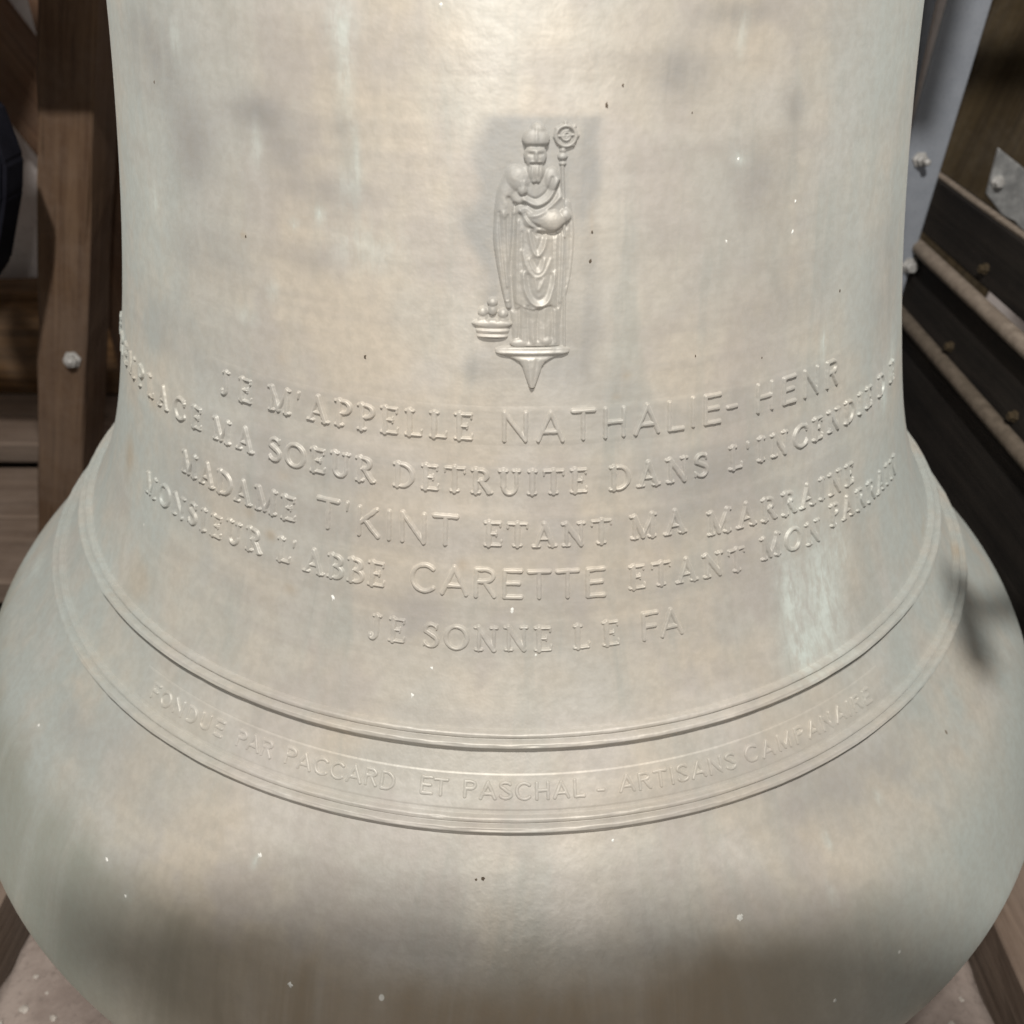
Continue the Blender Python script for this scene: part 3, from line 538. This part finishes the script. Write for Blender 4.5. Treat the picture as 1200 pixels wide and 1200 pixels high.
def lathe(name, p0, p1, prof, mat, parent=None, sides=20, smooth=True):
    """prof: list of (distance along, radius); solid of revolution from p0 towards p1"""
    bm = bmesh.new(); rings = []
    for x, r in prof: rings.append([bm.verts.new((x, r*math.cos(t), r*math.sin(t))) for t in np.linspace(0, 2*math.pi, sides, endpoint=False)])
    for p, q_ in zip(rings[:-1], rings[1:]):
        for j in range(sides): bm.faces.new((p[j], p[(j+1) % sides], q_[(j+1) % sides], q_[j]))
    bm.faces.new(rings[0][::-1]); bm.faces.new(rings[-1]); bmesh.ops.recalc_face_normals(bm, faces=bm.faces)
    me = bpy.data.meshes.new(name); bm.to_mesh(me); bm.free(); me.materials.append(mat)
    o = bpy.data.objects.new(name, me); col.objects.link(o)
    if smooth and sides > 8: me.polygons.foreach_set('use_smooth', [True]*len(me.polygons))
    if parent is not None: o.parent = parent; o.matrix_parent_inverse = world_inv(parent)
    d = (Vector(p1)-Vector(p0)).normalized(); o.matrix_basis = orient(p0, p1, (0, 0, 1) if abs(d.z) < .9 else (0, 1, 0)); return o
def hexbolt(p, d, s, mat, parent, shank=0.0, name='bolt'):
    p = Vector(p); d = Vector(d).normalized()
    prof = [(-.004, s*1.35), (.003, s*1.35), (.0035, s), (.0035+s*.9, s), (.004+s, s*.85)]
    o = lathe(name, p, p+d, prof, mat, parent, 6, False)
    if shank: lathe('shank', p+d*s, p+d*(s+1), [(0, s*.55), (shank, s*.55), (shank+.002, s*.4)], mat, o, 12)
    return o

# ---- setting: floor either side of the pit, wall behind
FZ = -.9
def slab(name, x0, x1, y0, y1, z0, z1, mat, cell=.02, amp=.004):
    nx, ny = max(3, int((x1-x0)/cell)), max(3, int((y1-y0)/cell)); X_, Y_ = np.meshgrid(np.linspace(x0, x1, nx), np.linspace(y0, y1, ny))
    Z_ = z1+vnoise(X_.shape, 4)*amp+vnoise(X_.shape, 1.3)*amp*.5
    X_[:, 0] += vnoise((ny, 4), 2)[:, 0]*.012; X_[:, -1] += vnoise((ny, 4), 2)[:, 1]*.012
    P = np.stack([X_, Y_, Z_], -1); e = P.copy(); lo_ = P.copy(); lo_[..., 2] = z0
    bm = bmesh.new(); v = [[bm.verts.new(P[j, i]) for i in range(nx)] for j in range(ny)]
    for j in range(ny-1):
        for i in range(nx-1): bm.faces.new((v[j][i], v[j][i+1], v[j+1][i+1], v[j+1][i]))
    border = [v[0][i] for i in range(nx)]+[v[j][-1] for j in range(1, ny)]+[v[-1][i] for i in range(nx-2, -1, -1)]+[v[j][0] for j in range(ny-2, 0, -1)]
    bt = [bm.verts.new((q_.co.x, q_.co.y, z0)) for q_ in border]; n = len(border)
    for i in range(n): bm.faces.new((border[(i+1) % n], border[i], bt[i], bt[(i+1) % n]))
    bm.faces.new(bt); bmesh.ops.recalc_face_normals(bm, faces=bm.faces)
    me = bpy.data.meshes.new(name); bm.to_mesh(me); bm.free(); o = link(name, me, mat); return o
tag(slab('ground', -3, 3, -3.2, 3, FZ-.25, FZ-.18, PIT, .06, .01), kind='structure')
tag(slab('floor', -.665, .63, -1.6, .30, FZ-.178, FZ, DUST, .014, .006), kind='structure')
wall = slab('wall', -3, 3, -.05, .05, 0, 0.01, PLASTER, .08, .008); tag(wall, kind='structure')
bpy.data.objects.remove(wall)
bm = bmesh.new(); bmesh.ops.create_cube(bm, size=1.0); bmesh.ops.subdivide_edges(bm, edges=bm.edges, cuts=6, use_grid_fill=True)
for v_ in bm.verts: v_.co = Vector((v_.co.x*6, v_.co.y*.2+random.uniform(-.004, .004), v_.co.z*4+random.uniform(-.004, .004)))
me = bpy.data.meshes.new('wall'); bm.to_mesh(me); bm.free(); wall = link('wall', me, PLASTER); wall.location = (0, 1.70, FZ-.18+2); tag(wall, kind='structure')

# sills either side of the pit, running front to back
sl = beam('sill_beam', (.80, -1.6, FZ-.09), (.80, 1.58, FZ-.09), .22, .178, PALE, wav=.003); tag(sl, 'pale dusty sill beam along the floor under the dark side frame', 'beam')
sl = beam('sill_beam', (-.84, -1.6, FZ-.09), (-.84, .50, FZ-.09), .23, .178, PALE, wav=.003); tag(sl, 'dusty sill beam beside the dark floor gap on the brace side', 'beam')
# planks behind on the brace side
for (y0, y1) in ((.505, .735), (.742, .955), (1.07, 1.215), (1.222, 1.345)):
    p_ = beam('floor_plank', (-1.75, (y0+y1)/2, FZ-.03), (-.62, (y0+y1)/2, FZ-.03), y1-y0, .06, PALE, wav=.0012)
    tag(p_, {.505: 'pale floor plank nearest the sill beam below the brace', .742: 'pale floor plank bordering the open slot in front', 1.07: 'pale floor plank just behind the open slot', 1.222: 'pale floor plank at the foot of the orange timber'}[y0], 'plank', 'floor planks behind the bell')
for x_ in (-1.6, -.75):
    j_ = beam('joist', (x_, .505, FZ-.12), (x_, 1.345, FZ-.12), .1, .118, PIT); tag(j_, 'dark joist carrying the pale floor planks', 'joist', 'joists under the planks')
# raking brace with its nut
br = empty('raking_brace', (-1.0, .66, FZ), 'leaning oak brace with a bolt end, left of the bell', 'brace')
beam('timber', (-.972, .66, FZ+.0), (-.642, .66, .30), .088, .12, OAK, br, up=(0, -1, 0), wav=.002)
hexbolt((-.824, .598, -.440), (.1, -1, .1), .012, BOLT, br, .006)
br.location = (-1.0, .66, FZ)
# red-brown timber between the brace and the bell, and the timbers behind
t_ = beam('red_post', (-.80, 1.02, FZ-.18), (-.80, 1.02, .6), .20, .16, RED_OAK, up=(0, -1, 0)); tag(t_, 'red-brown timber post showing between brace and bell', 'post')
t_ = beam('cross_beam', (-1.9, 1.42, FZ+.14), (-.6, 1.42, FZ+.14), .14, .29, ORANGE, wav=.004); tag(t_, 'raw orange-brown horizontal timber behind the brace', 'beam')
t_ = beam('counter_brace', (-1.52, 1.50, .42), (-.93, 1.50, FZ+.29), .16, .10, RED_OAK, up=(0, -1, 0)); tag(t_, 'brown counter brace sloping down before the pale wall', 'brace')
# black iron fitting at the far left
bk = empty('iron_fitting', (-.80, .40, FZ), 'black pointed iron fitting beside the oak brace', 'fitting')
bm = bmesh.new(); prof_ = [(-.90, .16), (-.735, .045), (-.727, -.03), (-.742, -.08), (-.79, -.185), (-.86, -.26)]
va = [bm.verts.new((x_, .37, z_)) for x_, z_ in prof_]; vb = [bm.verts.new((x_+.004, .43, z_)) for x_, z_ in prof_]; n = len(prof_)
bm.faces.new(va); bm.faces.new(vb[::-1])
for i in range(n): bm.faces.new((va[(i+1) % n], va[i], vb[i], vb[(i+1) % n]))
bmesh.ops.recalc_face_normals(bm, faces=bm.faces); bmesh.ops.bevel(bm, geom=bm.edges[:], offset=.006, segments=2, affect='EDGES')
me = bpy.data.meshes.new('plate'); bm.to_mesh(me); bm.free(); link('plate', me, BLACK, bk, False)
beam('arm', (-1.6, .40, .02), (-.83, .40, -.03), .05, .10, BLACK, bk)
beam('leg', (-1.5, .40, FZ), (-1.5, .40, .0), .06, .06, BLACK, bk, up=(0, 1, 0))

# ---- right side: dark side frame of boards and rods running front to back
fr = empty('side_frame', (.80, .4, FZ), 'dark tarred side frame of boards with two iron rods', 'frame')
XF = .745
def board(z0, z1, x, th=.03): return beam('board', (x, -1.2, (z0+z1)/2), (x, 1.57, (z0+z1)/2), th, z1-z0, TAR, fr, wav=.0006, bev=.003)
board(-.215, -.118, XF+.015, .03); board(-.345, -.238, XF-.005, .03); board(-.62, -.375, XF-.012, .03)
beam('lit_edge', (XF+.010, -1.2, -.1155), (XF+.010, 1.57, -.1155), .012, .005, RODM, fr, bev=.001, wav=.0004)  # paler strip standing for light on the top board's edge
RODD = plain_material('darker_iron_rod', (.085, .068, .050), (.130, .105, .080), 60, .85, .0, .5, .001)  # darker material for the lower rod
for z_, x_, r_, m_ in ((-.224, .722, .0125, RODM), (-.346, .716, .0125, RODD)): lathe('rod', (x_, -1.2, z_), (x_, 1.57, z_), [(0, r_*.9), (.003, r_), (1.5, r_), (2.767, r_), (2.77, r_*.9)], m_, fr, 18)
for y_, z_ in ((.427, -.187), (.424, -.318), (.184, -.318), (.05, -.19), (-.15, -.3)): hexbolt((XF-.002 if z_ > -.25 else XF-.021, y_, z_), (-1, 0, 0), .0065, OLIVE, fr)
for y_ in (-.9, 1.3): beam('upright', (XF+.085, y_, FZ), (XF+.085, y_, .3), .12, .10, TAR, fr, up=(0, 1, 0))
for z_ in (-.17, -.29, -.5):
    for y_ in (-.9, 1.3): beam('packer', (XF+.0, y_, z_), (XF+.03, y_, z_), .06, .05, TAR, fr)
# grey steel post with its bolt
ps = empty('steel_post', (.69, .64, FZ), 'grey painted flat steel post with a protruding bolt', 'post')
beam('bar', (.650, .64, FZ), (.735, .64, .80), .068, .010, GREY, ps, up=(0, -1, 0), bev=.002, wav=.0002)
hexbolt((.684, .634, -.072), (.15, -1, .05), .0095, BOLT, ps, .018)
hexbolt((.712, .634, -.255), (.1, -1, 0), .011, BOLT, ps)
beam('back_bar', (.665, .70, FZ), (.640, .70, .80), .05, .010, GREY, ps, up=(0, -1, 0), bev=.002, wav=.0002)
beam('spacer', (.668, .646, .30), (.668, .695, .30), .03, .03, GREY, ps)
beam('spacer', (.668, .646, -.75), (.668, .695, -.75), .03, .03, GREY, ps)
# olive brown timbers behind, with a steel plate
tb = empty('rear_timber', (1.0, 1.0, FZ), 'olive-brown sloping timber behind the steel post', 'timber')
beam('timber', (.80, 1.05, FZ-.18), (1.16, 1.05, .75), .26, .12, OLIVE, tb, up=(0, -1, 0), wav=.003)
pl = empty('corner_plate', (.86, .62, -.15), 'galvanised steel corner plate with a bolt above the dark boards', 'plate')
bm = bmesh.new(); prof_ = [(.795, -.045), (.95, -.14), (.95, -.26), (.86, -.165), (.835, -.155), (.797, -.120)]
va = [bm.verts.new((x_, .60, z_)) for x_, z_ in prof_]; vb = [bm.verts.new((x_, .608, z_)) for x_, z_ in prof_]; n = len(prof_)
bm.faces.new(va); bm.faces.new(vb[::-1])
for i in range(n): bm.faces.new((va[(i+1) % n], va[i], vb[i], vb[(i+1) % n]))
bmesh.ops.recalc_face_normals(bm, faces=bm.faces); bmesh.ops.bevel(bm, geom=bm.edges[:], offset=.0015, segments=1, affect='EDGES')
me = bpy.data.meshes.new('sheet'); bm.to_mesh(me); bm.free(); link('sheet', me, GALV, pl, False)
hexbolt((.808, .598, -.098), (0, -1, 0), .008, BOLT, pl)

# ---- out of frame: headstock and its bearers above, then a beam, pole and bent rod added to cast shade
hs = empty('headstock', (0, 0, .62), 'heavy oak headstock from which the bell hangs', 'headstock')
beam('timber', (-.46, 0, .70), (.46, 0, .70), .22, .16, OAK, hs)
for s_ in (-1, 1): lathe('gudgeon', (s_*.44, 0, .745), (s_*.88, 0, .745), [(0, .022), (.2, .022), (.43, .020), (.44, .016)], BLACK, hs)
for s_, nm in ((-1, 'oak bearer carrying the headstock above the oak brace'), (1, 'oak bearer carrying the headstock above the dark side frame')):
    b_ = beam('bearer', (s_*.80, -1.5, .665), (s_*.80, 1.58, .665), .16, .118, OAK); tag(b_, nm, 'beam')
t_ = beam('shade_beam', (-1.7, .37, .335), (-.42, .37, .335), .14, .16, OAK); tag(t_, 'unseen oak beam added to shade the brace', 'beam')  # out of view, added to shade the upper part of the brace
pp = empty('shadow_caster', (.06, -1.45, FZ), 'unseen pole on an upright, added to shade the lip', 'shadow_caster')  # made-up pole and upright, placed to darken the lower lip
def tube(name, pts, radii, mat, parent, sides=16):
    P_ = []
    for i, (p_, r_) in enumerate(zip(pts, radii)):
        p_ = Vector(p_); t_ = (Vector(pts[min(i+1, len(pts)-1)])-Vector(pts[max(i-1, 0)])).normalized(); a_ = t_.cross(Vector((0, 0, 1))).normalized(); b_ = a_.cross(t_)
        P_.append([p_+(a_*math.cos(q_)+b_*math.sin(q_))*r_ for q_ in np.linspace(0, 2*math.pi, sides, endpoint=False)])
    P_ = [[Vector(pts[0])]*sides]+P_+[[Vector(pts[-1])]*sides]
    return link(name, grid_mesh(name, np.array([[tuple(v) for v in row] for row in P_]), closed=True), mat, parent)
cp = [(x_-.115, y_, z_) for x_, y_, z_ in curve((-.09, -1.03, .75), (-.06, -1.04, .75), (-.02, -1.055, .75), (.03, -1.067, .75), (.10, -1.078, .75), (.20, -1.078, .75), (.30, -1.060, .75), (.38, -1.05, .75), n=5)]
tube('shade_pole', cp, np.interp(np.linspace(0, 1, len(cp)), np.linspace(0, 1, 8), [.003, .012, .024, .036, .042, .042, .024, .005]), OAK, pp)
beam('upright', (.0, -1.145, FZ), (.0, -1.145, .80), .07, .07, OAK, pp, up=(0, 1, 0))
hk = empty('shadow_hook', (.80, -.50, .50), 'unseen bent iron rod added to shade the right of the lip', 'shadow_rod')  # made-up rod out of view, shaped for the shadow on the right lip
lathe('rod', (.74, -.50, .62), (.342, -.68, .45), [(0, .010), (.468, .010)], BLACK, hk)
lathe('crook', (.325, -.654, .45), (.320, -.735, .44), [(0, .008), (.012, .015), (.07, .016), (.082, .008)], BLACK, hk)
lathe('link', (.344, -.680, .45), (.321, -.690, .447), [(0, .006), (.025, .006)], BLACK, hk)

# ---- crumbs of mortar on the floor
def pebble(p, r, mat, label):
    bm = bmesh.new(); bmesh.ops.create_icosphere(bm, subdivisions=2, radius=r)
    for v_ in bm.verts: v_.co = Vector((v_.co.x*1.2, v_.co.y, v_.co.z*.6))*random.uniform(.62, 1.2)
    me = bpy.data.meshes.new('pebble'); bm.to_mesh(me); bm.free(); o = link('pebble', me, mat, None, False); o.location = p; tag(o, label, 'pebble', 'mortar crumbs on the floor')
CR = plain_material('mortar_crumb', (.36, .32, .28), (.52, .48, .43), 80, .9)
for (x_, y_, r_) in ((-.623, -.374, .008), (-.625, -.331, .005), (-.580, -.385, .006), (-.602, -.352, .004), (-.645, -.392, .005), (.575, -.382, .006), (.600, -.350, .005), (.552, -.392, .007), (.585, -.402, .004)):
    pebble((x_, y_, FZ+r_*.2), r_*.7, CR, 'small pale mortar crumb on the dusty floor beside the '+('sill beam under the side frame' if x_ > 0 else 'sill beam on the brace side'))
